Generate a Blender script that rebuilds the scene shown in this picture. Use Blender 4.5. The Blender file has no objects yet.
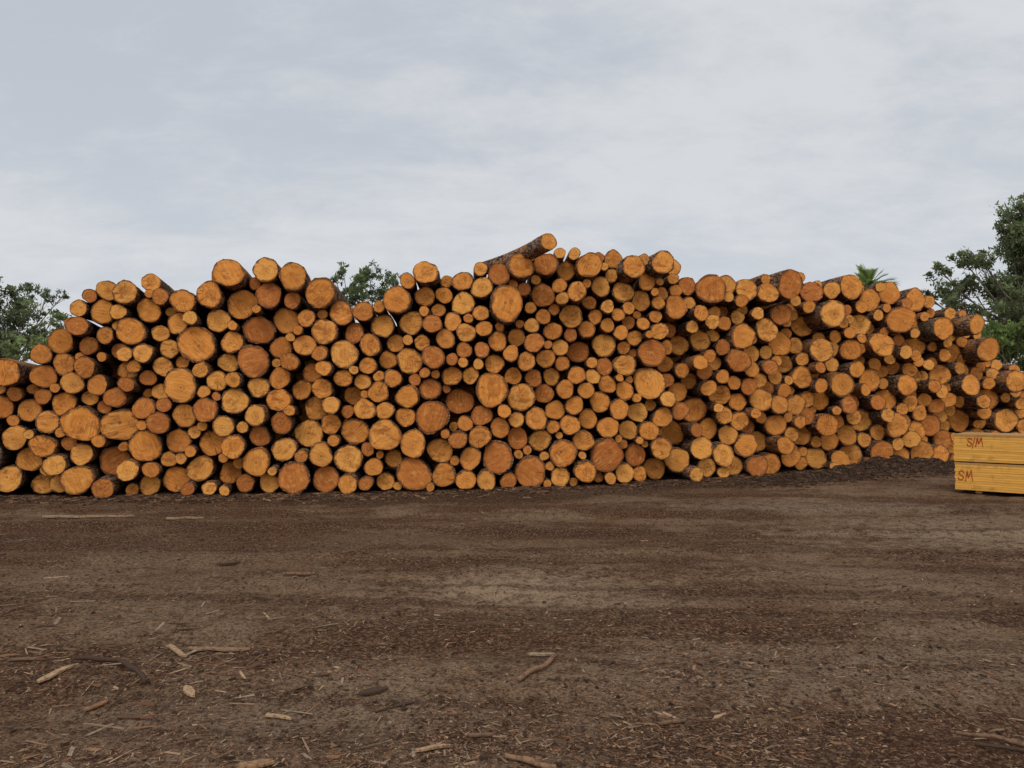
import bpy, math, random
import numpy as np
from mathutils import Vector, Matrix, Euler
random.seed(7); RNG=np.random.RandomState(7)
scene=bpy.context.scene
col=scene.collection
F=768.0; H=1.6; HY=400.0
scene.view_settings.view_transform='Standard'
scene.view_settings.look='None'
scene.view_settings.exposure=0

# ---------------------------------------------------------------- helpers
def wpos(px,py,D):
    return ((px-512)/F*D, D, H+(HY-py)/F*D)
def new_obj(name,mesh,parent=None):
    o=bpy.data.objects.new(name,mesh); col.objects.link(o)
    if parent is not None: o.parent=parent
    return o
class NT:
    def __init__(s,nt):
        s.nt=nt; s.N=nt.nodes; s.L=nt.links
    def n(s,t,ins=None,**kw):
        nd=s.N.new(t)
        for k,v in kw.items(): setattr(nd,k,v)
        if ins:
            for k,v in ins.items():
                if isinstance(v,bpy.types.NodeSocket): s.L.new(v,nd.inputs[k])
                else: nd.inputs[k].default_value=v
        return nd
    def m(s,op,a,b=0.0,c=None,clamp=False):
        ins={0:a,1:b}
        if c is not None: ins[2]=c
        nd=s.n('ShaderNodeMath',ins,operation=op); nd.use_clamp=clamp
        return nd.outputs[0]
    def mix(s,f,a,b,bt='MIX'):
        nd=s.N.new('ShaderNodeMix'); nd.data_type='RGBA'; nd.blend_type=bt
        for k,v in ((0,f),(6,a),(7,b)):
            if isinstance(v,bpy.types.NodeSocket): s.L.new(v,nd.inputs[k])
            else: nd.inputs[k].default_value=(v if k==0 else (tuple(v)+(1,))[:4])
        return nd.outputs[2]
    def ss(s,v,a,b):
        nd=s.n('ShaderNodeMapRange',{0:v,1:a,2:b},interpolation_type='SMOOTHSTEP'); return nd.outputs[0]
    def noise(s,vec,scale,detail=4,rough=.55,dist=0.0):
        return s.n('ShaderNodeTexNoise',{'Vector':vec,'Scale':scale,'Detail':detail,'Roughness':rough,'Distortion':dist}).outputs[0]
    def mapp(s,vec,sc=(1,1,1),rot=(0,0,0),loc=(0,0,0)):
        return s.n('ShaderNodeMapping',{'Vector':vec,'Scale':sc,'Rotation':rot,'Location':loc}).outputs[0]
def mat(name,rough=.85):
    m=bpy.data.materials.new(name); m.use_nodes=True
    t=NT(m.node_tree); b=m.node_tree.nodes['Principled BSDF']
    b.inputs['Roughness'].default_value=rough
    b.inputs['Specular IOR Level'].default_value=.2
    return m,t,b
def bump(t,b,h,strength=.5,dist=.02):
    nd=t.n('ShaderNodeBump',{'Height':h,'Strength':strength,'Distance':dist})
    t.L.new(nd.outputs[0],b.inputs['Normal'])

PERM=RNG.rand(256,256)
def vn(x,y):
    x=np.asarray(x,float);y=np.asarray(y,float)
    xi=np.floor(x).astype(int);yi=np.floor(y).astype(int)
    fx=x-xi;fy=y-yi
    fx=fx*fx*(3-2*fx);fy=fy*fy*(3-2*fy)
    g=lambda a,b:PERM[a%256,b%256]
    return ((g(xi,yi)*(1-fx)+g(xi+1,yi)*fx)*(1-fy)+(g(xi,yi+1)*(1-fx)+g(xi+1,yi+1)*fx)*fy)*2-1
def bankmask(x,y):
    return np.exp(-((x-7.8)/2.8)**4-((y-16.1-(x-7.2)*.52)/.55)**2)
def gz(x,y):
    x=np.asarray(x,float);y=np.asarray(y,float)
    near=np.exp(-np.maximum(0,np.hypot(x,y-10)-14)/12)
    z=.020*vn(x*.45+5,y*.8)+.014*vn(x*1.3,y*2.6+9)+.014*vn(x*4.1,y*5.3)+.010*vn(x*9.3+3,y*10.1)+.006*vn(x*15,y*17)
    for yc,a in ((4.2,.018),(5.3,.022),(7.4,.035),(9.2,.035),(11.0,.03)):
        z=z-a*np.exp(-((y-yc-.35*np.sin(x*.25+yc))/.24)**2)+a*.8*np.exp(-((y-yc-.42-.35*np.sin(x*.25+yc))/.18)**2)
    bank=.18*bankmask(x,y)*np.clip(1+.9*vn(x*1.3,y*1.9)+.5*vn(x*4.1,y*4.6)+.25*vn(x*9,y*9),.05,3)*np.clip((x-4)/4.5+.05,.05,1)
    return z*near+bank

# ---------------------------------------------------------------- materials
def mat_cut():
    m,t,b=mat('cut_wood',.8)
    uv=t.n('ShaderNodeUVMap',uv_map='uv').outputs[0]
    at=t.n('ShaderNodeAttribute',attribute_name='rnd').outputs['Color']
    r1,r2,r3=t.n('ShaderNodeSeparateColor',{0:at}).outputs
    geo=t.n('ShaderNodeNewGeometry').outputs['Position']
    off=t.n('ShaderNodeVectorMath',{0:at,1:(37,53,71)},operation='MULTIPLY').outputs[0]
    p=t.n('ShaderNodeVectorMath',{0:uv,1:off},operation='ADD').outputs[0]
    n1=t.noise(p,1.2,2)
    ln=t.n('ShaderNodeVectorMath',{0:uv},operation='LENGTH').outputs['Value']
    pc=t.n('ShaderNodeCombineXYZ',{0:t.m('MULTIPLY',t.m('SUBTRACT',r2,.5),.35),1:t.m('MULTIPLY',t.m('SUBTRACT',r3,.5),.35),2:0.0}).outputs[0]
    l2=t.n('ShaderNodeVectorMath',{0:t.n('ShaderNodeVectorMath',{0:uv,1:pc},operation='SUBTRACT').outputs[0]},operation='LENGTH').outputs['Value']
    rad=t.m('ADD',l2,t.m('MULTIPLY',t.m('SUBTRACT',n1,.5),.25))
    k=t.m('ADD',t.m('MULTIPLY',r2,22),24)
    ring=t.m('ADD',t.m('MULTIPLY',t.m('SINE',t.m('MULTIPLY',rad,k)),.5),.5)
    ring2=t.m('ADD',t.m('MULTIPLY',t.m('SINE',t.m('MULTIPLY',rad,13.0)),.5),.5)
    pale=(.84,.385,.082); org=(.72,.262,.043); red=(.46,.128,.026)
    c=t.mix(t.ss(r1,.0,.30),red,org)
    c=t.mix(t.ss(r1,.34,.96),c,pale)
    hs=t.m('ADD',t.m('MULTIPLY',r3,.45),.22)
    heart=t.m('SUBTRACT',1.0,t.ss(t.m('SUBTRACT',rad,hs),-.06,.08))
    c=t.mix(t.m('MULTIPLY',heart,t.m('ADD',t.m('MULTIPLY',r2,.5),.08)),c,(.45,.140,.025))
    c=t.mix(t.m('MULTIPLY',ring,.22),c,(.42,.15,.03))
    c=t.mix(t.m('MULTIPLY',ring2,.10),c,(.92,.52,.18))
    n3=t.noise(t.mapp(p,(1.0,1.9,1),(0,0,1.0)),1.3,4,.6,.6)
    c=t.mix(t.m('MULTIPLY',t.ss(n3,.49,.66),t.m('ADD',t.m('MULTIPLY',r3,.6),.22)),c,(.25,.078,.020))
    n4=t.noise(p,2.1,3,.5)
    c=t.mix(t.m('MULTIPLY',t.ss(n4,.56,.72),.34),c,(.94,.56,.20))
    rt=t.n('ShaderNodeVectorRotate',{'Vector':p,'Axis':(0,0,1),'Angle':t.m('MULTIPLY',r3,3.1)},rotation_type='AXIS_ANGLE').outputs[0]
    sm=t.noise(t.mapp(rt,(1.0,13,1)),1.0,3,.6)
    c=t.mix(t.m('MULTIPLY',t.ss(sm,.50,.62),.30),c,(.32,.105,.026))
    c=t.mix(t.m('MULTIPLY',t.m('SUBTRACT',1.0,t.ss(sm,.36,.45)),.20),c,(.94,.57,.22))
    sx=t.n('ShaderNodeSeparateXYZ',{0:uv})
    ang=t.m('ARCTAN2',sx.outputs[1],sx.outputs[0])
    cv=t.n('ShaderNodeCombineXYZ',{0:t.m('MULTIPLY',ang,4.0),1:t.m('MULTIPLY',r1,90),2:t.m('MULTIPLY',ln,.7)}).outputs[0]
    ck=t.m('MULTIPLY',t.ss(t.noise(cv,1.3,1,.5),.67,.70),t.ss(r2,.6,.75))
    c=t.mix(t.m('MULTIPLY',ck,.6),c,(.09,.032,.012))
    c=t.mix(t.m('MULTIPLY',t.m('SUBTRACT',1.0,t.ss(rad,.02,.08)),.7),c,(.18,.06,.02))
    e=t.ss(t.m('ADD',ln,t.m('MULTIPLY',t.m('SUBTRACT',n4,.5),.55)),.85,1.0)
    c=t.mix(t.m('MULTIPLY',e,.85),c,(.13,.045,.018))
    w=t.noise(geo,.9,3)
    c=t.mix(t.m('MULTIPLY',t.ss(w,.48,.66),.30),c,(.33,.11,.028))
    t.L.new(c,b.inputs['Base Color'])
    bump(t,b,t.m('ADD',t.m('MULTIPLY',sm,.8),t.m('MULTIPLY',ck,-1.0)),.5,.015)
    return m
def mat_bark():
    m,t,b=mat('pine_bark',.95)
    geo=t.n('ShaderNodeNewGeometry').outputs['Position']
    at=t.n('ShaderNodeAttribute',attribute_name='rnd').outputs['Color']
    r1,r2,r3=t.n('ShaderNodeSeparateColor',{0:at}).outputs
    off=t.n('ShaderNodeVectorMath',{0:at,1:(7,13,11)},operation='MULTIPLY').outputs[0]
    p=t.n('ShaderNodeVectorMath',{0:geo,1:off},operation='ADD').outputs[0]
    ps=t.mapp(p,(1,.35,1))
    dn=t.n('ShaderNodeTexNoise',{'Vector':ps,'Scale':5.0,'Detail':1.0}).outputs['Color']
    pv=t.n('ShaderNodeVectorMath',{0:ps,1:t.n('ShaderNodeVectorMath',{0:dn,1:(.12,.12,.12)},operation='MULTIPLY').outputs[0]},operation='ADD').outputs[0]
    vo=t.n('ShaderNodeTexVoronoi',{'Vector':pv,'Scale':14.0},feature='DISTANCE_TO_EDGE').outputs['Distance']
    n1=t.noise(ps,14,4,.7); n2=t.noise(p,2.3,2)
    c=t.mix(t.ss(n1,.38,.60),(.075,.040,.025),(.30,.17,.105))
    c=t.mix(t.m('MULTIPLY',t.ss(n2,.45,.62),t.m('MULTIPLY',r3,.8)),c,(.26,.20,.155))
    c=t.mix(t.ss(vo,.09,.0),c,(.018,.011,.008))
    strip=t.m('MULTIPLY',t.ss(t.noise(ps,3.3,3,.6),.53,.57),t.ss(r2,.15,.35))
    c=t.mix(t.m('MULTIPLY',strip,.85),c,(.42,.19,.07))
    t.L.new(c,b.inputs['Base Color'])
    bump(t,b,t.m('ADD',t.ss(vo,0,.12),n1),.9,.03)
    return m
def mat_ground():
    m,t,b=mat('bare_soil',.97)
    b.inputs['Specular IOR Level'].default_value=.08
    p=t.n('ShaderNodeNewGeometry').outputs['Position']
    streak=t.noise(t.mapp(p,(.30,1.7,1),(0,0,.06)),.9,6,.68)
    patch=t.noise(p,.45,5,.64,.4)
    fine=t.noise(p,38,4,.8)
    mid=t.noise(p,7,5,.74)
    c=t.mix(t.ss(streak,.42,.58),(.130,.066,.037),(.280,.172,.102))
    c=t.mix(t.m('MULTIPLY',t.ss(patch,.50,.58),.65),c,(.37,.25,.160))
    c=t.mix(t.m('MULTIPLY',t.m('SUBTRACT',1.0,t.ss(patch,.40,.46)),.65),c,(.140,.058,.030))
    def spot(x,y,rx,ry):
        q=t.mapp(p,(1/rx,1/ry,0),(0,0,0),(-x/rx,-y/ry,0))
        l=t.n('ShaderNodeVectorMath',{0:q},operation='LENGTH').outputs['Value']
        l=t.m('ADD',l,t.m('MULTIPLY',t.m('SUBTRACT',mid,.5),2.6))
        return t.m('SUBTRACT',1.0,t.ss(l,.1,1.15))
    c=t.mix(t.m('MULTIPLY',spot(.1,6.6,1.35,.8),.9),c,(.52,.36,.235))
    c=t.mix(t.m('MULTIPLY',spot(6.3,9.0,3.2,1.6),.85),c,(.44,.32,.21))
    c=t.mix(t.m('MULTIPLY',spot(4.6,11.6,3.4,.5),.65),c,(.37,.295,.23))
    c=t.mix(t.m('MULTIPLY',spot(1.9,4.6,2.2,.7),.6),c,(.39,.285,.20))
    c=t.mix(t.m('MULTIPLY',spot(-1.2,3.9,1.5,.6),.45),c,(.37,.27,.19))
    c=t.mix(t.m('MULTIPLY',spot(-3.8,9.0,5.5,1.7),.6),c,(.112,.049,.027))
    sx=t.n('ShaderNodeSeparateXYZ',{0:p})
    yy=t.m('ADD',sx.outputs[1],t.m('MULTIPLY',t.m('SINE',t.m('MULTIPLY',sx.outputs[0],.22)),.4))
    tr=t.noise(t.n('ShaderNodeCombineXYZ',{0:t.m('MULTIPLY',sx.outputs[0],.12),1:t.m('MULTIPLY',yy,2.6),2:0.0}).outputs[0],1.0,3,.6)
    c=t.mix(t.m('MULTIPLY',t.ss(tr,.53,.60),.6),c,(.090,.046,.028))
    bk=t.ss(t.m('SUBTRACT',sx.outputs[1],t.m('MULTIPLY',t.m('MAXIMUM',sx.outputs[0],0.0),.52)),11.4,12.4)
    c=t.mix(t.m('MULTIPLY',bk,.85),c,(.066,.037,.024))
    c=t.mix(t.m('MULTIPLY',t.ss(mid,.50,.60),.5),c,(.064,.034,.021))
    c=t.mix(t.m('MULTIPLY',t.ss(fine,.51,.60),.55),c,(.46,.30,.185))
    c=t.mix(t.m('MULTIPLY',t.m('SUBTRACT',1.0,t.ss(fine,.39,.48)),.75),c,(.045,.025,.016))
    v=t.n('ShaderNodeTexVoronoi',{'Vector':t.mapp(p,(1,1.6,1),(0,0,.5)),'Scale':46.0,'Randomness':1.0})
    sc=t.n('ShaderNodeSeparateColor',{0:v.outputs['Color']}).outputs
    fl=t.m('MULTIPLY',t.m('SUBTRACT',1.0,t.ss(v.outputs['Distance'],.18,.34)),t.ss(sc[0],.55,.61))
    c=t.mix(t.m('MULTIPLY',fl,.7),c,t.mix(sc[1],(.09,.043,.024),(.42,.255,.14)))
    t.L.new(c,b.inputs['Base Color'])
    hh=t.m('ADD',t.m('MULTIPLY',mid,1.6),t.m('ADD',fine,t.m('MULTIPLY',fl,.3)))
    bump(t,b,hh,1.0,.06)
    return m
def mat_attr(name,noise_scale=20,amt=.35,rough=.9,dark=(.05,.03,.02),bs=.3):
    m,t,b=mat(name,rough)
    at=t.n('ShaderNodeAttribute',attribute_name='rnd').outputs['Color']
    p=t.n('ShaderNodeNewGeometry').outputs['Position']
    n=t.noise(p,noise_scale,3,.65)
    c=t.mix(t.m('MULTIPLY',t.ss(n,.45,.65),amt),at,dark)
    t.L.new(c,b.inputs['Base Color']); bump(t,b,n,bs,.01)
    return m
def mat_leaf(name):
    m,t,b=mat(name,.6)
    at=t.n('ShaderNodeAttribute',attribute_name='rnd').outputs['Color']
    t.L.new(at,b.inputs['Base Color'])
    tr=t.n('ShaderNodeBsdfTranslucent',{0:at}).outputs[0]
    mx=t.n('ShaderNodeMixShader',{0:.5,1:b.outputs[0],2:tr}).outputs[0]
    t.L.new(mx,t.N['Material Output'].inputs[0])
    return m
M_CUT=mat_cut(); M_BARK=mat_bark(); M_GROUND=mat_ground()
M_CHIP=mat_attr('wood_litter'); M_LEAF=mat_leaf('foliage')
M_TRUNK=mat_attr('gum_bark',6,.5,.9,(.09,.075,.06))
M_STICK=mat_attr('weathered_stick',45,.65,.9,(.07,.045,.03),.6)

class MB:
    def __init__(s): s.v=[];s.f=[];s.mi=[];s.sm=[];s.uv=[];s.c=[]
    def add(s,vs,fs,mi=0,smooth=False,colr=(.5,.5,.5),uvs=None):
        o=len(s.v); s.v+=vs
        for f in fs:
            s.f.append(tuple(i+o for i in f)); s.mi.append(mi); s.sm.append(smooth)
            for i in f:
                s.c.append((colr[0],colr[1],colr[2],1.0)); s.uv.append(uvs[i] if uvs else (0.0,0.0))
    def build(s,name,mats):
        me=bpy.data.meshes.new(name); me.from_pydata(s.v,[],s.f)
        for m in mats: me.materials.append(m)
        me.polygons.foreach_set('material_index',s.mi); me.polygons.foreach_set('use_smooth',s.sm)
        u=me.uv_layers.new(name='uv'); u.data.foreach_set('uv',np.array(s.uv,dtype=np.float32).ravel())
        a=me.color_attributes.new('rnd','FLOAT_COLOR','CORNER'); a.data.foreach_set('color',np.array(s.c,dtype=np.float32).ravel())
        me.update(); return me

# ---------------------------------------------------------------- camera, world, sun
cd=bpy.data.cameras.new('camera'); cam=bpy.data.objects.new('camera',cd); col.objects.link(cam)
cd.sensor_width=36; cd.lens=27; cd.clip_end=5000; cd.clip_start=.05
cam.location=(0,0,H); cam.rotation_euler=(math.radians(90)+math.atan(16/F),0,0)
scene.camera=cam
w=bpy.data.worlds.new('World'); scene.world=w; w.use_nodes=True
t=NT(w.node_tree); t.N.clear()
tc=t.n('ShaderNodeTexCoord').outputs['Generated']
sx=t.n('ShaderNodeSeparateXYZ',{0:tc})
zz=t.m('ADD',t.m('MAXIMUM',sx.outputs[2],0.0),.30)
pv=t.n('ShaderNodeCombineXYZ',{0:t.m('DIVIDE',sx.outputs[0],zz),1:t.m('DIVIDE',sx.outputs[1],zz),2:0.0}).outputs[0]
n1=t.noise(t.mapp(pv,(.9,1.2,1),(0,0,.5),(3.1,1.7,0)),1.3,7,.60,.3)
n2=t.noise(t.mapp(pv,(.9,1.5,1),(0,0,-.35),(8,4,0)),3.6,6,.66,.3)
f=t.m('ADD',t.m('MULTIPLY',n1,.6),t.m('MULTIPLY',n2,.4))
c=t.mix(t.ss(f,.40,.60),(.53,.57,.635),(.69,.71,.735))
hz=t.m('SUBTRACT',1.0,t.ss(sx.outputs[2],.02,.42))
c=t.mix(t.m('MULTIPLY',hz,.45),c,(.73,.75,.78))
back=t.ss(sx.outputs[1],.1,-.8)
c=t.mix(t.m('MULTIPLY',back,.8),c,(1.10,1.06,1.0))
sky=t.n('ShaderNodeTexSky',sky_type='NISHITA'); sky.sun_disc=False
sky.sun_elevation=math.radians(42); sky.sun_rotation=math.radians(190)
b1=t.n('ShaderNodeBackground',{0:c,1:1.0}).outputs[0]
b2=t.n('ShaderNodeBackground',{0:sky.outputs[0],1:.08}).outputs[0]
mx=t.n('ShaderNodeMixShader',{0:.95,1:b2,2:b1}).outputs[0]
t.L.new(mx,t.n('ShaderNodeOutputWorld').inputs[0])
sl=bpy.data.lights.new('sun','SUN'); so=bpy.data.objects.new('sun',sl); col.objects.link(so)
sl.energy=1.1; sl.angle=math.radians(25); sl.color=(1,.95,.88); so.location=(0,-20,30)
so.rotation_euler=(math.radians(42),0,math.radians(-14))

# ---------------------------------------------------------------- ground
def axis(lo,hi,step,far):
    a=list(np.arange(lo,hi+1e-6,step)); s=step; x=hi
    while x<far: s*=1.35; x+=s; a.append(x)
    s=step; x=lo; pre=[]
    while x>-far: s*=1.35; x-=s; pre.append(x)
    return np.array(pre[::-1]+a)
xs=axis(-11,14,.05,2500); ys=axis(2.0,19,.04,2500)
X,Y=np.meshgrid(xs,ys); Z=gz(X,Y)
nv=X.size; co=np.stack([X.ravel(),Y.ravel(),Z.ravel()],1).astype(np.float32)
nx,ny=len(xs),len(ys)
i=np.arange(nx-1); j=np.arange(ny-1); I,J=np.meshgrid(i,j); q=(J*nx+I).ravel()
faces=np.stack([q,q+1,q+nx+1,q+nx],1).astype(np.int32)
me=bpy.data.meshes.new('ground'); me.vertices.add(nv); me.vertices.foreach_set('co',co.ravel())
me.loops.add(faces.size); me.loops.foreach_set('vertex_index',faces.ravel())
me.polygons.add(len(faces)); me.polygons.foreach_set('loop_start',np.arange(0,faces.size,4,dtype=np.int32))
me.polygons.foreach_set('use_smooth',np.ones(len(faces),dtype=bool))
me.update(calc_edges=True); me.validate(); me.materials.append(M_GROUND)
g=new_obj('ground',me); g['kind']='structure'

# ---------------------------------------------------------------- log stack
PD=[(-120,12.6),(0,12.67),(200,12.93),(400,13.5),(500,13.8),(600,14.6),(700,15.7),(800,17.3),(900,19.0),(960,20.0),(1024,21.0),(1120,22.0)]
pdx=[a for a,_ in PD]; pdd=[b for _,b in PD]
PX=[(a-512)/F*b for a,b in PD]
def Dpx(px): return float(np.interp(px,pdx,pdd))
def front(Xw): return float(np.interp(Xw,PX,pdd))
TOP=[(-120,378),(0,362),(30,362),(48,335),(70,316),(92,285),(130,283),(150,276),(168,290),(185,290),(205,282),(215,264),(300,263),(318,278),(345,298),(375,303),(388,288),(410,268),(435,264),(455,270),(480,264),(505,260),(530,252),(560,249),(600,252),(640,256),(672,256),(690,272),(715,273),(750,278),(790,272),(805,280),(850,277),(880,284),(920,287),(940,300),(975,318),(985,335),(1000,355),(1024,372),(1120,392)]
tX=[(a-512)/F*Dpx(a) for a,_ in TOP]; tZ=[H+(HY-b)/F*Dpx(a) for a,b in TOP]
L=[(106,290,10),(128,292,12),(148,284,9),(159,296,8),(146,308,12),(100,314,12),(78,326,10),(60,341,12),(88,343,9),(130,331,14),(183,301,12),(178,322,11),(210,296,13),(228,276,15,.2),(265,270,12,.1),(294,277,14,.2,0,.5),(268,294,13,0,0,.05),(240,303,15),(321,294,15,.1,0,.35),(342,312,12),(218,320,12),(196,344,18,.1,0,.3),(257,327,15),(286,321,13),(281,348,11),(306,318,9),(232,342,11),(325,330,13,0,0,.7),(305,345,11),(344,354,14),(380,325,12),(362,314,10),(370,345,11),(397,300,14),(425,274,12,.2),(425,294,10),(411,322,12),(394,341,9),(410,361,13),(388,360,9),(253,361,16,0,0,.08),(120,351,8),(142,353,9),(129,370,10),(97,385,10),(72,383,11),(148,378,8),(180,385,17,.1,0,.6),(217,381,10),(235,401,13),(205,410,12),(8,373,14,.3,0,.2),(40,376,12,0,0,.2),(48,422,11),(30,410,11),(81,424,18,.1,0,.28),(120,425,17,0,0,.65),(146,446,16,0,0,.3),(179,441,12),(214,443,13),(10,478,13),(30,460,12),(55,465,11),(78,480,14,.1,0,.55),(117,463,15),(178,479,13),(151,487,10),(46,487,11),(103,486,10),(259,461,14,.1,0,.6),(232,472,11),(246,483,8),(296,480,16,.1,0,.1),(325,481,13),(348,484,9),(309,434,14),(331,405,9),(283,450,12),(260,436,10),(349,458,14,0,0,.9),(355,432,14),(385,434,16,.1,0,.65),(385,412,9),(414,474,17,.1,0,.12),(433,416,17,.1,0,.1),(386,483,9),(374,467,9),(444,475,12),(466,480,9),(459,402,13),(458,440,9),(433,357,12),(452,376,10),(464,350,8),(492,390,17,.1,0,.35),(521,397,14),(497,459,16,0,0,.08),(530,475,16,.1,0,.1),(487,479,9),(509,481,8),(507,303,18,.35,-3,.3),(484,285,11,.1),(463,303,11),(463,281,10),(498,275,11,.15),(519,266,13,.35,-5,.4),(543,295,12),(571,316,12),(588,266,13,.3,-3,.45),(547,264,12,.1),(568,270,10),(577,291,10),(604,345,12),(578,352,11),(600,285,10),(617,262,9),(630,268,12,.5,-10,.5),(662,264,12,.6,-12,.6),(648,280,9),(625,288,11),(640,300,10),(652,353,14,.2,0,.06),(649,383,16,.1,0,.65),(625,365,11),(676,307,12),(711,288,15,.2,0,.12),(690,286,9),(730,287,10),(748,290,11,.1,-3),(786,286,15,.7,-9,.1),(764,291,10),(604,457,17,.1,0,.02),(570,425,10),(555,410,10),(588,470,11),(560,478,10),(635,455,11),(655,473,11),(676,460,13,0,0,.75),(706,467,10),(628,430,10),(540,440,11),(694,410,13),(720,395,11),(738,360,12),(742,337,13,.35,-8),(767,330,12,.2,-4),(700,340,11),(680,345,10),(760,400,12),(775,425,11),(745,445,11),(722,455,11),(790,455,11),(830,315,14,.5,-8,.75),(812,292,11,.1,-4),(851,287,11,.2,-6),(832,290,9,.1),(870,300,11),(899,320,14,.5,-8,.35),(915,300,12,.2,-6),(890,293,11),(940,330,12,.5,-8),(972,325,10,.9,-14),(985,350,12,.6,-9),(917,345,12),(880,345,12,.45,-9),(850,350,11),(820,350,12),(840,385,13,.4,-7),(800,375,11),(870,380,11),(905,385,11,.4,-8),(940,375,11),(968,385,11,.5,-9),(990,395,11),(1010,385,11,.6,-9),(860,420,12),(825,425,12,.4,-6),(895,425,12,.35,-7),(930,425,11),(880,455,13,.2),(850,455,12),(815,458,11),(920,452,12,.2),(960,420,12),(1005,420,12),(780,345,12),(805,325,11),(785,365,10),(860,325,11),(780,315,11),(950,352,11),(885,400,11),(820,400,10),(795,405,10),(800,435,11)]
rng=random.Random(3)
logs=[]
for e in L:
    px,py,r=e[:3]
    sg=.15 if px<640 else .28
    fw=e[3] if len(e)>3 else max(-.4,min(.45,rng.gauss(0,sg)))
    yaw=e[4] if len(e)>4 else 0; tone=e[5] if len(e)>5 else None
    D=Dpx(px)-fw
    logs.append([(px-512)/F*D, H+(HY-py)/F*D, r/F*D, fw, yaw, tone])
P=np.array([[a[0],a[1],a[2]] for a in logs])
for it in range(400):
    dx=P[:,None,0]-P[None,:,0]; dz=P[:,None,1]-P[None,:,1]; d=np.hypot(dx,dz)+np.eye(len(P))*9
    ov=np.maximum(0,(P[:,None,2]+P[None,:,2])*.985-d)
    P[:,0]+=.4*(ov*dx/d).sum(1)*.6; P[:,1]+=.4*(ov*dz/d).sum(1)*.6
    P[:,1]=np.maximum(P[:,1],P[:,2])
d=np.hypot(P[:,None,0]-P[None,:,0],P[:,None,1]-P[None,:,1])+np.eye(len(P))*9
for k in range(len(P)):
    o=(P[k,2]+P[:,2]-d[k]).max()
    if o>.01: P[k,2]-=o*.5
for k,a in enumerate(logs): a[0],a[1],a[2]=P[k]
gx=np.arange(-9.9,16.2,.02); gzv=np.arange(0,4.8,.02)
GX,GZ=np.meshgrid(gx,gzv)
C=GZ.copy()
topz=np.interp(gx,tX,tZ)
C=np.minimum(C,(topz[None,:]-GZ)*.95+.02)
C=np.minimum(C,GX+9.8); C=np.minimum(C,16.1-GX)
def carve(x,z,r):
    global C
    C=np.minimum(C,np.hypot(GX-x,GZ-z)-r)
for a in logs: carve(a[0],a[1],a[2])
def place(r,tol,right=None):
    mk=(C>=r)&(C<=r+tol)
    if right is not None: mk&=(GX<right)
    if not mk.any(): return False
    idx=np.argwhere(mk); zz=GZ[mk]+RNG.rand(len(idx))*.25
    k=np.argmin(zz); iz,ix=idx[k]
    rr=min(float(C[iz,ix]),r+.02)
    x=float(gx[ix]); z=float(gzv[iz])
    sg=.13 if x<2.5 else .28
    logs.append([x,z,rr,max(-.45,min(.5,float(RNG.normal(0,sg)))),0 if x<3.5 else float(RNG.uniform(-8,1)),None]); carve(x,z,rr); return True
for lo,hi,n,rt in ((.18,.25,45,None),(.16,.21,90,None),(.13,.175,160,None),(.105,.14,160,None),(.088,.115,150,8.0),(.07,.09,110,3.0)):
    fails=0
    for _ in range(n):
        if not place(RNG.uniform(lo,hi),.03,rt):
            fails+=1
            if fails>12: break
print('LOGS',len(logs))
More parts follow.
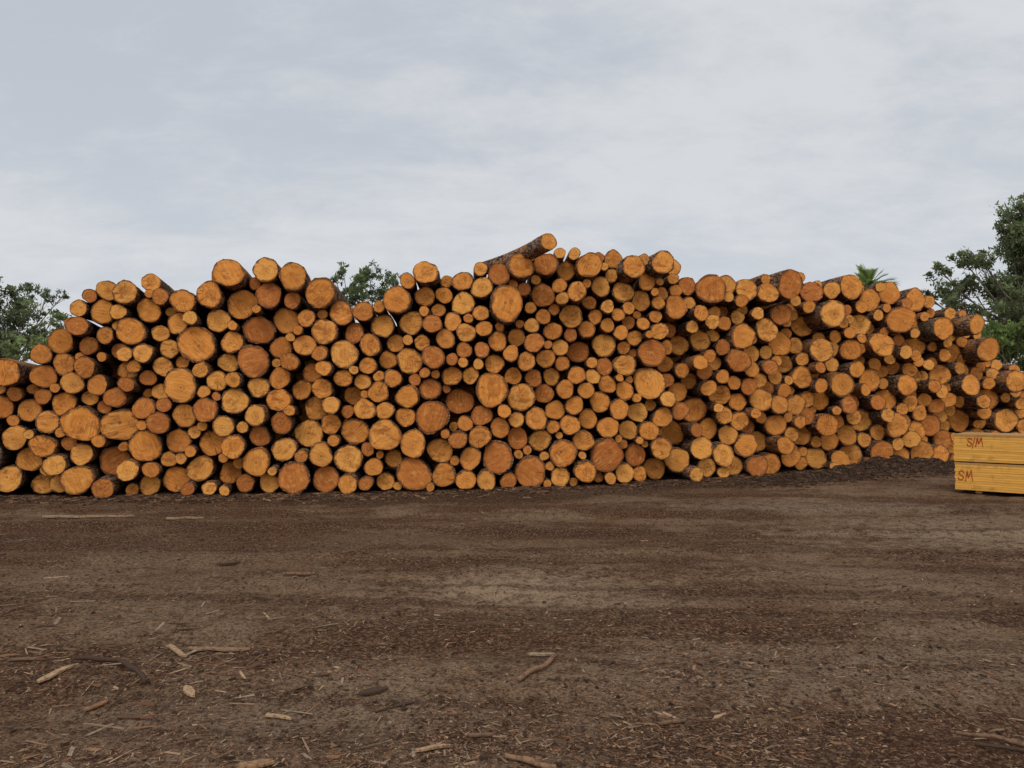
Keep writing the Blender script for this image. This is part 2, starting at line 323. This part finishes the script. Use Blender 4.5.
# let every log grow into the free space round it so that neighbours touch
P=np.array([[a[0],a[1],a[2]] for a in logs])
for _ in range(3):
    for k in range(len(P)):
        dd=np.hypot(P[:,0]-P[k,0],P[:,1]-P[k,1])-P[:,2]; dd[k]=9
        near3=np.sort(dd)[:3]
        tgt=min(near3[1],P[k,2]*1.10,P[k,1]+.01)
        if tgt>P[k,2]: P[k,2]+= (tgt-P[k,2])*.5
for k,a in enumerate(logs): a[2]=float(P[k,2])
def rmat(yaw,pitch):
    return Euler((pitch,0,yaw)).to_matrix()
def log_geo(r,length,rn,bk,cf,R=None,T=None,lod=1):
    n=26 if lod else 16
    a1,a2,a3=[rn.uniform(0,6.28) for _ in range(3)]
    e1,e2=rn.uniform(.01,.09),rn.uniform(.01,.05)
    tone=(rn.t,rn.random(),rn.random())
    th=rn.uniform(.03,.095)
    tx,tz=rn.uniform(-.14,.14),rn.uniform(-.10,.14)
    tap=rn.uniform(-.12,.06); bx,bz=rn.uniform(-.04,.04),rn.uniform(-.02,.02)
    def out(k,jit=0):
        A=k/n*2*math.pi
        return r*(1+e1*math.cos(2*A+a1)+e2*math.cos(3*A+a2)+.02*math.cos(5*A+a3))*(1+jit)
    jag=[rn.uniform(-.04,.04) for _ in range(n)]
    miss=rn.uniform(0,6.28) if rn.random()<.45 else None
    def thk(k):
        if miss is None: return th
        A=k/n*6.283; dd=abs((A-miss+math.pi)%(2*math.pi)-math.pi)
        return th*(.12 if dd<.8 else 1)
    def xf(v):
        if R is None: return v
        q=R@Vector(v)+T; return (q.x,q.y,q.z)
    stations=[0,.02,.25,.7,1.4,2.4,3.6,max(length,3.9)] if length>3.7 else [0,.02,.25,.6,1.0,1.5,length*.8 if length>1.9 else 1.7,length]
    vs=[]
    for si,s in enumerate(stations):
        u=s/length
        for k in range(n):
            A=k/n*2*math.pi
            rr=out(k,jag[k] if si<2 else rn.uniform(-.035,.035))*(1+tap*u)
            if si==0: rr*=.985
            if miss is not None and si<3: rr*=1-(th-thk(k))
            x=rr*math.cos(A)+bx*math.sin(u*math.pi)*2; z=rr*math.sin(A)+bz*math.sin(u*math.pi)*2
            y=s+(tx*x+tz*z)*(1-u)
            if si==0: y+=rn.uniform(0,.015)
            vs.append(xf((x,y,z)))
    fs=[]
    for si in range(len(stations)-1):
        for k in range(n):
            a=si*n+k;b=si*n+(k+1)%n
            fs.append((a,a+n,b+n,b))
    bk.add(vs,fs,0,True,tone)
    bk.add(vs[-n:],[tuple(range(n))],1,False,tone,[(math.cos(k/n*6.283),math.sin(k/n*6.283)) for k in range(n)])
    vo=vs[:n]; vi=[]
    for k in range(n):
        A=k/n*2*math.pi; rr=out(k)*(1-th)
        x=rr*math.cos(A);z=rr*math.sin(A)
        vi.append(xf((x,(tx*x+tz*z)+.012,z)))
    bk.add(vo+vi,[(k,(k+1)%n,n+(k+1)%n,n+k) for k in range(n)],0,False,tone)
    cv=[xf((0,0,0))]; uv=[(0,0)]
    for q in (.5,1.0):
        for k in range(n):
            A=k/n*2*math.pi; rr=out(k)*(1-th*.8)*q
            x=rr*math.cos(A);z=rr*math.sin(A)
            cv.append(xf((x,(tx*x+tz*z),z))); uv.append((q*math.cos(A),q*math.sin(A)))
    for k in range(n):
        A=k/n*2*math.pi; rr=out(k)*(1-th*.8)
        x=rr*math.cos(A);z=rr*math.sin(A)
        cv.append(xf((x,(tx*x+tz*z)+.03,z))); uv.append((math.cos(A),math.sin(A)))
    ff=[(0,1+k,1+(k+1)%n) for k in range(n)]+[(1+k,1+n+k,1+n+(k+1)%n,1+(k+1)%n) for k in range(n)]
    ff+=[(1+n+k,1+2*n+k,1+2*n+(k+1)%n,1+n+(k+1)%n) for k in range(n)]
    cf.add(cv,ff,1 if cf is bk else 0,False,tone,uv)
class RN(random.Random): pass
def zsup(x): return float(np.interp(x,tX,tZ))
items=[]
for k,(x,z,r,fw,yaw,tone) in enumerate(logs):
    y=front(x)-fw; px=512+x/y*F
    items.append((r/y if -14<px<1040 else 0,x,y,z,r,yaw,tone,k))
items.sort(key=lambda a:-a[0])
stuff=MB()
for n_,(vis,x,y,z,r,yaw,tone,k) in enumerate(items):
    rn=RN(1000+k); rn.t=tone if tone is not None else rn.choice([rn.uniform(.0,.22),rn.uniform(.15,.5),rn.uniform(.3,.8),rn.uniform(.4,.9),rn.uniform(.5,1)])
    jy=1.2 if x<2.5 else 3.0
    phi=math.atan2(-x,y)
    fan=phi*.6 if x<0 else phi*.05
    yw=math.radians(-yaw+rn.uniform(-jy,jy))+fan; pt=math.radians(rn.uniform(-1,.6))
    length=rn.uniform(5.2,6.0); R=rmat(yw,pt)
    if n_<300 and vis>0:
        bk=MB();cf=MB(); log_geo(r*1.01,length,rn,bk,cf)
        o=new_obj('log',bk.build('log',[M_BARK,M_CUT])); o.location=(x,y,z); o.rotation_euler=(pt,0,yw)
        new_obj('cut_end',cf.build('cut_end',[M_CUT]),o)
        size='thick' if r>.27 else ('medium' if r>.19 else 'thin')
        tn='reddish-brown' if rn.t<.2 else ('orange' if rn.t<.6 else 'golden')
        where='lying on the ground' if z<r+.08 else ('on top of stack' if z+r>zsup(x)-.2 else 'wedged in the stack')
        o['label']=f'{size} pine log with {tn} sawn end {where}'
        o['category']='log'; o['group']='stacked pine logs'
    else:
        log_geo(r*1.01,length,rn,stuff,stuff,R,Vector((x,y,z)),0)
def lone(px,py,r,D,yaw,pitch,length,label,tone):
    rn=RN(int(px)); rn.t=tone; bk=MB();cf=MB(); x,y,z=wpos(px,py,D)
    log_geo(r/F*D,length,rn,bk,cf)
    o=new_obj('log',bk.build('log',[M_BARK,M_CUT])); o.location=(x,y,z); o.rotation_euler=(math.radians(pitch),0,math.radians(yaw))
    new_obj('cut_end',cf.build('cut_end',[M_CUT]),o)
    o['label']=label;o['category']='log';o['group']='stacked pine logs'
lone(549,241,9.5,13.0,29,-2.0,2.6,'slim pine log lying askew across the stack top',.6)
# further rows of the stack behind the first one, closing the gaps
rn=RN(5)
for yo,drop,ln_,xo,z_ in ((1.0,.28,3.0,0,.22),(6.2,.35,2.0,.11,.38)):
    row=0; z=z_
    while z<4.6:
        x=-9.5+(row%2)*.21+xo
        while x<15.6:
            if z+.22<min(zsup(x-.2),zsup(x+.2))-drop:
                rn.t=.4; log_geo(rn.uniform(.20,.25),ln_,rn,stuff,stuff,rmat(rn.uniform(-.02,.02)+(.3*math.atan2(-x,14)),0),Vector((x*(1+.02*yo),front(x)+yo+rn.uniform(0,.3),z)),0)
            x+=.43
        z+=.38; row+=1
so_=new_obj('log_pile_remainder',stuff.build('log_pile_remainder',[M_BARK,M_CUT]))
so_['kind']='stuff'; so_['label']='smaller pine logs filling gaps of the stack'; so_['category']='logs'

# ---------------------------------------------------------------- litter on the ground
PAL_F=[(.33,.195,.11),(.26,.14,.076),(.18,.094,.052),(.40,.26,.155),(.13,.067,.039),(.29,.20,.135),(.09,.048,.030),(.25,.115,.056)]
PAL_B=[(.27,.155,.087),(.21,.112,.060),(.15,.078,.045),(.37,.245,.15),(.10,.055,.035),(.20,.098,.051),(.29,.21,.145)]
PAL_D=[(.075,.043,.028),(.10,.058,.037),(.055,.032,.021),(.13,.076,.048),(.045,.028,.02)]
def scatter(pts,smin,smax,name,label,cat,pal,pw=2.2,hr=(.04,.16),wr=(.15,.55),flat=False):
    rn=random.Random(len(pts)); zs=gz(pts[:,0],pts[:,1]); V=[];Fc=[];Cc=[]
    for (x,y),z in zip(pts,zs):
        s=smin+(smax-smin)*rn.random()**pw; l=s; wd=s*rn.uniform(*wr); h=s*rn.uniform(*hr)
        a=rn.uniform(0,6.28); ti=rn.uniform(-.3,.3); ca,sa=math.cos(a),math.sin(a); o=len(V)
        e=rn.uniform(.1,1.0); e2=rn.uniform(.2,1.0); sk=rn.uniform(-.5,.5); z=float(z)+.003; tw=rn.uniform(-.3,.3)
        if flat: cor=((-1,-e2,0),(1,-e,0),(1,e,0),(-1,e2,0))
        else: cor=((-1,-e2,0),(1,-e,0),(1,e,0),(-1,e2,0),(-.9,-.9*e2,1),(.85,-e*.8,1),(.9,e*.8,1),(-.85,.8*e2,1))
        for (u,v,q) in cor:
            U=u*l/2+sk*v*wd; W=v*wd/2+rn.uniform(-.15,.15)*wd
            V.append((x+U*ca-W*sa,y+U*sa+W*ca,z+q*h+U*ti*.5+W*tw))
        c=rn.choice(pal); k=rn.uniform(.6,1.15); c=(c[0]*k,c[1]*k,c[2]*k,1.0)
        if flat: Fc.append((o,o+1,o+2,o+3)); Cc+=[c]*4
        else:
            Fc+=[(o+4,o+5,o+6,o+7),(o,o+1,o+5,o+4),(o+1,o+2,o+6,o+5),(o+2,o+3,o+7,o+6),(o+3,o,o+4,o+7)]; Cc+=[c]*20
    me=bpy.data.meshes.new(name); me.from_pydata(V,[],Fc); me.materials.append(M_CHIP)
    at=me.color_attributes.new('rnd','FLOAT_COLOR','CORNER'); at.data.foreach_set('color',np.array(Cc,dtype=np.float32).ravel())
    me.update(); o=new_obj(name,me); o['kind']='stuff'; o['label']=label; o['category']=cat
def s_near(n,k=.45):
    out=[]
    while len(out)<n:
        u=RNG.rand(n); D=2.6/(1-u*.82); x=(RNG.rand(n)*2-1)*(.85*D+.6)
        keep=RNG.rand(n)<np.clip(k+.7*vn(x*.9+7,D*1.3)+.4*vn(x*3,D*4)-.04*x,.04,1)
        out+=list(zip(x[keep],D[keep]))
    return np.array(out[:n])
def s_base(n,sg=.45):
    x=RNG.uniform(-9.5,12,n); f=np.interp(x,PX,pdd)
    return np.stack([x,f-np.abs(RNG.normal(0,sg,n))],1)
def s_bank(n):
    out=[]
    while len(out)<n:
        x=RNG.uniform(3,12,n*3); y=RNG.uniform(13,20,n*3); k=RNG.rand(n*3)<bankmask(x,y)
        out+=list(zip(x[k],y[k]))
    return np.array(out[:n])
def s_left(n):
    y=RNG.normal(4.9,.75,n); x=RNG.normal(-2.3,.8,n)*y/4.9
    k=(y>3)&(y<7.5); return np.stack([x[k],y[k]],1)
scatter(s_near(95000,.65),.006,.034,'fine_mulch','fine bark and wood crumbs trodden into the soil','mulch',PAL_F,1.9,flat=True)
scatter(s_near(9500,.32),.02,.085,'wood_chips','scattered wood chips and bark flakes on bare soil','wood chips',PAL_B,2.8,(.02,.07),(.08,.35))
scatter(s_left(500),.05,.22,'bark_slivers','thin bark slivers and splinters scattered on the soil','bark',PAL_B,2.4,(.01,.03),(.05,.16))
scatter(s_near(6000,.7),.008,.03,'soil_clods','small dark clods of soil on the ground','soil',PAL_D,2.5,(.2,.45),(.6,1.0))
scatter(s_base(14000),.015,.13,'bark_litter','bark shreds and mulch along the foot of the log stack','bark',PAL_B[:3]+PAL_D,2.6,(.05,.2))
scatter(s_bank(15000),.015,.11,'soil_lumps','dark crumbly soil and bark heaped before the logs','soil',PAL_D,2.4,(.08,.35),(.15,.7))

def stick(px,py,l,w,ang,name,label,colr,bent=0.0,flat=False,h=None):
    D=H*F/(py-HY); x=(px-512)/F*D; y=D
    rn=random.Random(int(px*7+py)); mb=MB(); n=7 if not flat else 4; seg=11
    ca,sa=math.cos(ang),math.sin(ang); vs=[];fs=[]
    hh=(h if h else w*.3)*.6
    ph=rn.uniform(0,6); e0,e1=rn.uniform(.1,.9),rn.uniform(.1,.6); sl=rn.uniform(-.8,.8)
    for s in range(seg):
        u=s/(seg-1)-.5; cx=u*l; cy=bent*l*(u*u*4-1)*.25+(0 if flat else math.sin(u*9+ph)*w*.18)
        if flat:
            k=1.0*rn.uniform(.93,1.05)
            if s<2: k*=e0+(1-e0)*s*.6
            if s>seg-4: k*=1-(1-e1)*(s-(seg-4))/3
        else: k=(.75+.35*math.cos(u*2.4))*rn.uniform(.8,1.1)
        for q in range(n):
            A=q/n*6.283+(.785 if flat else 0)
            if flat: a_=math.copysign(w/2*k,math.cos(A)); b_=math.copysign(hh/2,math.sin(A))
            else: a_=math.cos(A)*w/2*k; b_=math.sin(A)*w/2*k
            lx=cx+(a_*sl if s in(0,seg-1) else 0); ly=cy+a_
            gx_=x+lx*ca-ly*sa; gy_=y+lx*sa+ly*ca
            vs.append((lx*ca-ly*sa,lx*sa+ly*ca,float(gz(gx_,gy_))*.6+float(gz(x,y))*.4+b_+ (hh/2 if flat else w*.42)+.010))
    for s in range(seg-1):
        for q in range(n):
            fs.append((s*n+q,s*n+(q+1)%n,(s+1)*n+(q+1)%n,(s+1)*n+q))
    fs+=[tuple(range(n))[::-1],tuple(range((seg-1)*n,seg*n))]
    mb.add(vs,fs,0,not flat,colr)
    o=new_obj(name,mb.build(name,[M_STICK])); o.location=(x,y,0)
    o['label']=label;o['category']='stick' if name=='stick' else 'wood piece'
tan=(.42,.27,.155); grey=(.28,.21,.16); brn=(.19,.11,.067); dk=(.065,.038,.026)
stick(112,672,.78,.030,-.62,'stick','thin dark curved stick lying on the soil',dk,-.5)
stick(62,674,.27,.05,1.25,'wood_offcut','pale flat split wood offcut on the soil',tan,0,True,.02)
stick(180,649,.34,.035,-.85,'wood_offcut','pale narrow wood splinter lying on the soil',tan,0,True,.018)
stick(192,692,.17,.045,-.95,'wood_offcut','short pale wood offcut on the soil',tan,0,True,.02)
stick(221,646,.42,.05,-.1,'bark_piece','brown bark strip on the soil',(.27,.165,.10),.1,True,.018)
stick(538,671,.50,.030,1.05,'stick','brown broken stick lying on bare soil',(.24,.135,.08),.06)
stick(541,654,.16,.04,.1,'bark_piece','pale curled bark piece beside a broken stick',(.36,.26,.17),.3,True,.02)
stick(530,763,.24,.025,-.4,'stick','short brown twig on the soil',(.26,.15,.09))
stick(434,748,.17,.03,.5,'wood_offcut','small pale wood sliver on the soil',tan,0,True,.015)
stick(281,710,.14,.025,-.2,'wood_offcut','small pale wood chip on the soil',tan,0,True,.015)
stick(375,692,.16,.04,.4,'bark_piece','dark flake of bark on the soil',dk,0,True,.02)
stick(258,762,.15,.04,.3,'wood_offcut','reddish brown wood chip on the soil',(.33,.19,.10),0,True,.02)
stick(90,517,1.25,.05,0.0,'wood_offcut','long pale thin slat lying flat on the soil',(.36,.24,.15),.02,True,.04)
stick(186,518,.5,.045,.05,'wood_offcut','pale thin slat lying flat on the soil',(.36,.24,.15),.0,True,.04)
stick(990,737,.36,.022,-.5,'stick','thin dark twig on pale soil',brn,.1)
stick(1000,748,.25,.018,-.2,'stick','thin dark twig on pale soil',dk,.1)
stick(100,700,.12,.03,.9,'bark_piece','small reddish bark flake on the soil',(.27,.14,.07),0,True,.015)
stick(300,575,.3,.03,-.1,'stick','thin grey twig on dark soil',brn)
stick(230,560,.2,.05,.5,'bark_piece','dark flake of bark on dark soil',dk,0,True,.03)
stick(670,715,.14,.02,.2,'stick','short brown twig on the soil',brn)
stick(30,657,.2,.03,.1,'bark_piece','thin brown bark strip on the soil',brn,.1,True,.014)
stick(482,728,.13,.025,.3,'bark_piece','thin brown bark strip on the soil',brn,.1,True,.014)

# ---------------------------------------------------------------- sawn timber packs
def mat_timber():
    m,t,b=mat('sawn_timber',.75)
    at=t.n('ShaderNodeAttribute',attribute_name='rnd').outputs['Color']
    p=t.n('ShaderNodeTexCoord').outputs['Object']
    n=t.noise(t.mapp(p,(1.2,14,30)),2.0,4,.6)
    c=t.mix(t.m('MULTIPLY',t.ss(n,.46,.60),.4),at,(.48,.22,.05))
    n2=t.noise(p,6,4); c=t.mix(t.m('MULTIPLY',t.ss(n2,.54,.66),.35),c,(.28,.13,.04))
    t.L.new(c,b.inputs['Base Color']); bump(t,b,n,.2,.01); return m
M_TIM=mat_timber()
M_RED,t_,b_=mat('red_marking_paint',.6)
c_=t_.mix(t_.ss(t_.noise(t_.n('ShaderNodeNewGeometry').outputs['Position'],60,3),.45,.6),(.42,.02,.015),(.34,.05,.02)); t_.L.new(c_,b_.inputs['Base Color'])
ex=Vector((.76,-.65,0)).normalized(); yawp=math.atan2(ex.y,ex.x)
ox,oy=(954-512)/F*13.25,13.25
def box(mb,x0,x1,y0,y1,z0,z1,colr,mi=0):
    v=[(x0,y0,z0),(x1,y0,z0),(x1,y1,z0),(x0,y1,z0),(x0,y0,z1),(x1,y0,z1),(x1,y1,z1),(x0,y1,z1)]
    mb.add(v,[(0,3,2,1),(4,5,6,7),(0,1,5,4),(1,2,6,5),(2,3,7,6),(3,0,4,7)],mi,False,colr)
def stroke(mb,pts,wd,y):
    for a,b in zip(pts[:-1],pts[1:]):
        dx,dz=b[0]-a[0],b[1]-a[1]; l=math.hypot(dx,dz); ww=wd*rn.uniform(.7,1.2)
        ax,az=dx/l*wd*.3,dz/l*wd*.3; nx_,nz_=-dz/l*ww/2,dx/l*ww/2; k2=rn.uniform(.7,1)
        v=[]
        for yy in (y,y-.003):
            v+=[(a[0]-ax+nx_,yy,a[1]-az+nz_),(a[0]-ax-nx_,yy,a[1]-az-nz_),(b[0]+ax-nx_*k2,yy,b[1]+az-nz_*k2),(b[0]+ax+nx_*k2,yy,b[1]+az+nz_*k2)]
        y-=.0004
        mb.add(v,[(4,5,6,7),(0,1,5,4),(1,2,6,5),(2,3,7,6),(3,0,4,7)],0,False,(.4,.03,.02))
Sp=[(.98,.78),(.85,.95),(.55,1.03),(.25,.95),(.12,.78),(.25,.62),(.55,.5),(.80,.38),(.88,.2),(.7,.03),(.4,-.04),(.12,.04),(.0,.2)]
Mp=[(0,-.1),(.25,1.1),(.45,.3),(.85,1.2),(1.05,-.05)]
Sl=[(0,-.25),(1,1.25)]
rn=random.Random(4)
for pk,(z0,lx,txt) in enumerate(((.0,0.0,((Sp,.05,.22,.09,.15),(Mp,.16,.21,.10,.15))),(.512,-.01,((Sp,.20,.29,.075,.125),(Sl,.275,.28,.04,.125),(Mp,.325,.29,.10,.12))))):
    mb=MB(); LEN=3.6; bh=.045 if pk==0 else .018
    for bx_ in (.3,1.7,3.1): box(mb,bx_,bx_+.09,0.03,1.0,.0,bh,(.2,.12,.06))
    rows=12; hh=.0388
    for rI in range(rows):
        zb=bh+.001+rI*hh; yb=0; bw=.1
        for bI in range(10):
            kk=rn.uniform(.80,1.08); cc=(.80*kk,.42*kk,.085*kk)
            if rI==rows-1: cc=(.44*kk,.25*kk,.09*kk)
            yo=rn.uniform(0,.007) if bI==0 else 0
            box(mb,rn.uniform(-.008,.010),LEN+rn.uniform(-.02,.02),yb+yo,yb+bw-.003,zb+rn.uniform(0,.001),zb+hh-.002,cc)
            yb+=bw
    o=new_obj('timber_pack',mb.build('timber_pack',[M_TIM]))
    o.location=(ox+ex.x*lx,oy+ex.y*lx,z0+.02); o.rotation_euler=(0,0,yawp)
    o['label']='upper pack of golden sawn boards marked in red paint' if pk else 'lower pack of golden sawn boards on bearers on soil'
    o['category']='timber'; o['group']='packs of sawn timber'
    for pts,xx,zz,ww,h2 in txt:
        lb=MB(); stroke(lb,[(xx+a*ww,zz+b*h2) for a,b in pts],.014,-.0045); new_obj('painted_letter',lb.build('painted_letter',[M_RED]),o)

# ---------------------------------------------------------------- trees
def tube(mb,p0,p1,r0,r1,colr,n=8):
    p0=Vector(p0);p1=Vector(p1); d=(p1-p0); q=d.to_track_quat('Z','Y'); vs=[]
    for p,r in ((p0,r0),(p1,r1)):
        for k in range(n):
            A=k/n*6.283; v=q@Vector((math.cos(A)*r,math.sin(A)*r,0))+p; vs.append(tuple(v))
    mb.add(vs,[(k,(k+1)%n,n+(k+1)%n,n+k) for k in range(n)],0,True,colr)
def leaves(clumps,dens,ls,base,rn):
    V=[];Fc=[];Cc=[]
    for (x,y,z,r) in clumps:
        subs=[]
        for _ in range(max(12,int(15*r))):
            d=Vector((rn.gauss(0,1),rn.gauss(0,1),rn.gauss(0,1))).normalized()*r*rn.random()**.42
            subs.append((x+d.x,y+d.y,z+d.z*.75,r*rn.uniform(.18,.40),rn.uniform(.6,1.5)))
        for k in range(int(dens*r*r)):
            s=rn.choice(subs); d=Vector((rn.gauss(0,1),rn.gauss(0,1),rn.gauss(0,1)*.8))*s[3]*.55
            c=Vector((s[0]+d.x,s[1]+d.y,s[2]+d.z))
            l=ls*rn.uniform(.6,1.4); w=l*rn.uniform(.28,.48)
            a=Vector((rn.gauss(0,1),rn.gauss(0,1),rn.gauss(-.6,1))).normalized(); b=a.orthogonal().normalized()
            b=Matrix.Rotation(rn.uniform(0,6.28),3,a)@b
            o=len(V)
            for v in (c-a*l/2,c+b*w/2,c+a*l/2,c-b*w/2): V.append(tuple(v))
            Fc.append((o,o+1,o+2,o+3))
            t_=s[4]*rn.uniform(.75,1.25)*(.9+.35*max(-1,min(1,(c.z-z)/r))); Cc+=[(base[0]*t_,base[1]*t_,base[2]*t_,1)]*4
    me=bpy.data.meshes.new('crown'); me.from_pydata(V,[],Fc); me.materials.append(M_LEAF)
    at=me.color_attributes.new('rnd','FLOAT_COLOR','CORNER'); at.data.foreach_set('color',np.array(Cc,dtype=np.float32).ravel())
    me.update(); return me
def tree(name,tpx,D,pxclumps,label,base,dens=650,ls=.24,tr=.28,seed=1,fork=.5):
    rn=random.Random(seed); bx=(tpx-512)/F*D
    cl=[]
    for (px,py,r) in pxclumps:
        X_,_,Z_=wpos(px,py,D); rr=r/F*D
        cl.append((X_-bx,rn.uniform(-1.2,1.2),Z_,rr))
        if r>15: cl.append((X_-bx+rn.uniform(-.5,.5)*rr,rn.uniform(-2,2),Z_-rr*.2,rr*.7))
    mb=MB(); zmin=min(c[2]-c[3] for c in cl); zmax=max(c[2] for c in cl)
    cx=sum(c[0] for c in cl)/len(cl); c0=(.22,.18,.145)
    zf=max(1.0,zmin*fork+.5); pts=[(0,0,-.1),(cx*.15,0,zf*.5),(cx*.3,0,zf)]
    tube(mb,pts[0],pts[1],tr,tr*.8,c0,10); tube(mb,pts[1],pts[2],tr*.8,tr*.65,c0,10)
    top=(cx*.7,0,(zf+zmax)/2); tube(mb,pts[2],top,tr*.65,tr*.3,c0,8)
    for (x,y,z,r) in cl:
        u=rn.uniform(0,.9); s=Vector(pts[2]).lerp(Vector(top),u); e=Vector((x,y,z))
        mid=s.lerp(e,.5)+Vector((rn.uniform(-.3,.3),rn.uniform(-.3,.3),-.05*(e-s).length))
        tube(mb,s,mid,tr*.26,tr*.15,c0,6); tube(mb,mid,e,tr*.15,tr*.06,c0,6)
        for _ in range(6):
            d=Vector((rn.gauss(0,1),rn.gauss(0,1),rn.gauss(.2,.8))).normalized()*r*.8
            tube(mb,mid.lerp(e,rn.uniform(.5,1)),e+d,tr*.06,tr*.025,c0,4)
    o=new_obj(name,None); o.location=(bx,D,0); o.empty_display_size=.5
    new_obj('trunk',mb.build('trunk',[M_TRUNK]),o)
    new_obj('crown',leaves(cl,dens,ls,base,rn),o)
    o['label']=label;o['category']='tree' if 'bush' not in name else 'bush'
GUM=(.185,.225,.112)
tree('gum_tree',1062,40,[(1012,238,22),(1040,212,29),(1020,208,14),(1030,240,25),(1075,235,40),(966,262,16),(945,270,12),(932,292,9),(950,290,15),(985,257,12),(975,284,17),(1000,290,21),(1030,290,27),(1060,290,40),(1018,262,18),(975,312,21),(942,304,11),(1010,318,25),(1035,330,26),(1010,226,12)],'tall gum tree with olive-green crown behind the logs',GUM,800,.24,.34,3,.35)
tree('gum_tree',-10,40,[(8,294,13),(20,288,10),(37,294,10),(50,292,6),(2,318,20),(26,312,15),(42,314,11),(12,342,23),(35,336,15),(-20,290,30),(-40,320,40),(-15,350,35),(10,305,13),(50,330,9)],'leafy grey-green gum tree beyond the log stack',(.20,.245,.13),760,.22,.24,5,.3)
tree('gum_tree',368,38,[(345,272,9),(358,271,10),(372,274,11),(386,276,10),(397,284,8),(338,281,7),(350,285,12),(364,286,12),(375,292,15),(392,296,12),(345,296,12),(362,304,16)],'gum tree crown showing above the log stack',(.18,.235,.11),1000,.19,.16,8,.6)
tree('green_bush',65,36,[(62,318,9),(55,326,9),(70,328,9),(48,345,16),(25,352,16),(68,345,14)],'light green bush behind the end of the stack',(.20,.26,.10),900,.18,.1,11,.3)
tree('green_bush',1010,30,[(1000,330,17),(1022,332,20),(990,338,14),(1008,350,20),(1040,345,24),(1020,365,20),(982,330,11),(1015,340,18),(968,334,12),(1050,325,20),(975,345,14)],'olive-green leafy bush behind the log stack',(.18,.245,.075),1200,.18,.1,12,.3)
# palm
rn=random.Random(9); D=32; X_,_,Z_=wpos(870,280,D)
o=new_obj('palm_tree',None); o.location=(X_,D,0); o['label']='small palm tree rising behind the log stack'; o['category']='palm tree'
mb=MB()
for s in range(12):
    tube(mb,(0,0,-.1+s*Z_/12),(0,0,-.1+(s+1)*Z_/12+.02),.2,.17,(.16,.11,.07),10)
new_obj('trunk',mb.build('trunk',[M_TRUNK]),o)
mb=MB()
for k in range(60):
    az=rn.uniform(0,6.28); el=rn.uniform(-.2,1.1); Lf=rn.uniform(.9,1.35); base=(.25,.34,.11); kk=rn.uniform(.6,1.4); cc=tuple(b*kk for b in base)
    d=Vector((math.cos(az)*math.cos(el),math.sin(az)*math.cos(el),math.sin(el))); prev=Vector((0,0,Z_-.3)); side=d.cross(Vector((0,0,1)))
    side=side.normalized() if side.length>.01 else Vector((1,0,0))
    for s in range(9):
        u=(s+1)/9; p=Vector((0,0,Z_-.3))+d*Lf*u+Vector((0,0,-.35*u*u*Lf*.8))
        tube(mb,prev,p,.016,.012,cc,4)
        if s>1:
            for sg in (-1,1):
                ll=.34*math.sin(u*2.6)+.08; tip=p+side*sg*ll*.5+d*ll*.8+Vector((0,0,-.05)); wv=d*.025
                mb.add([tuple(prev-wv),tuple(p+wv),tuple(tip)],[(0,1,2)],0,False,cc)
        prev=p
new_obj('crown',mb.build('crown',[M_LEAF]),o)
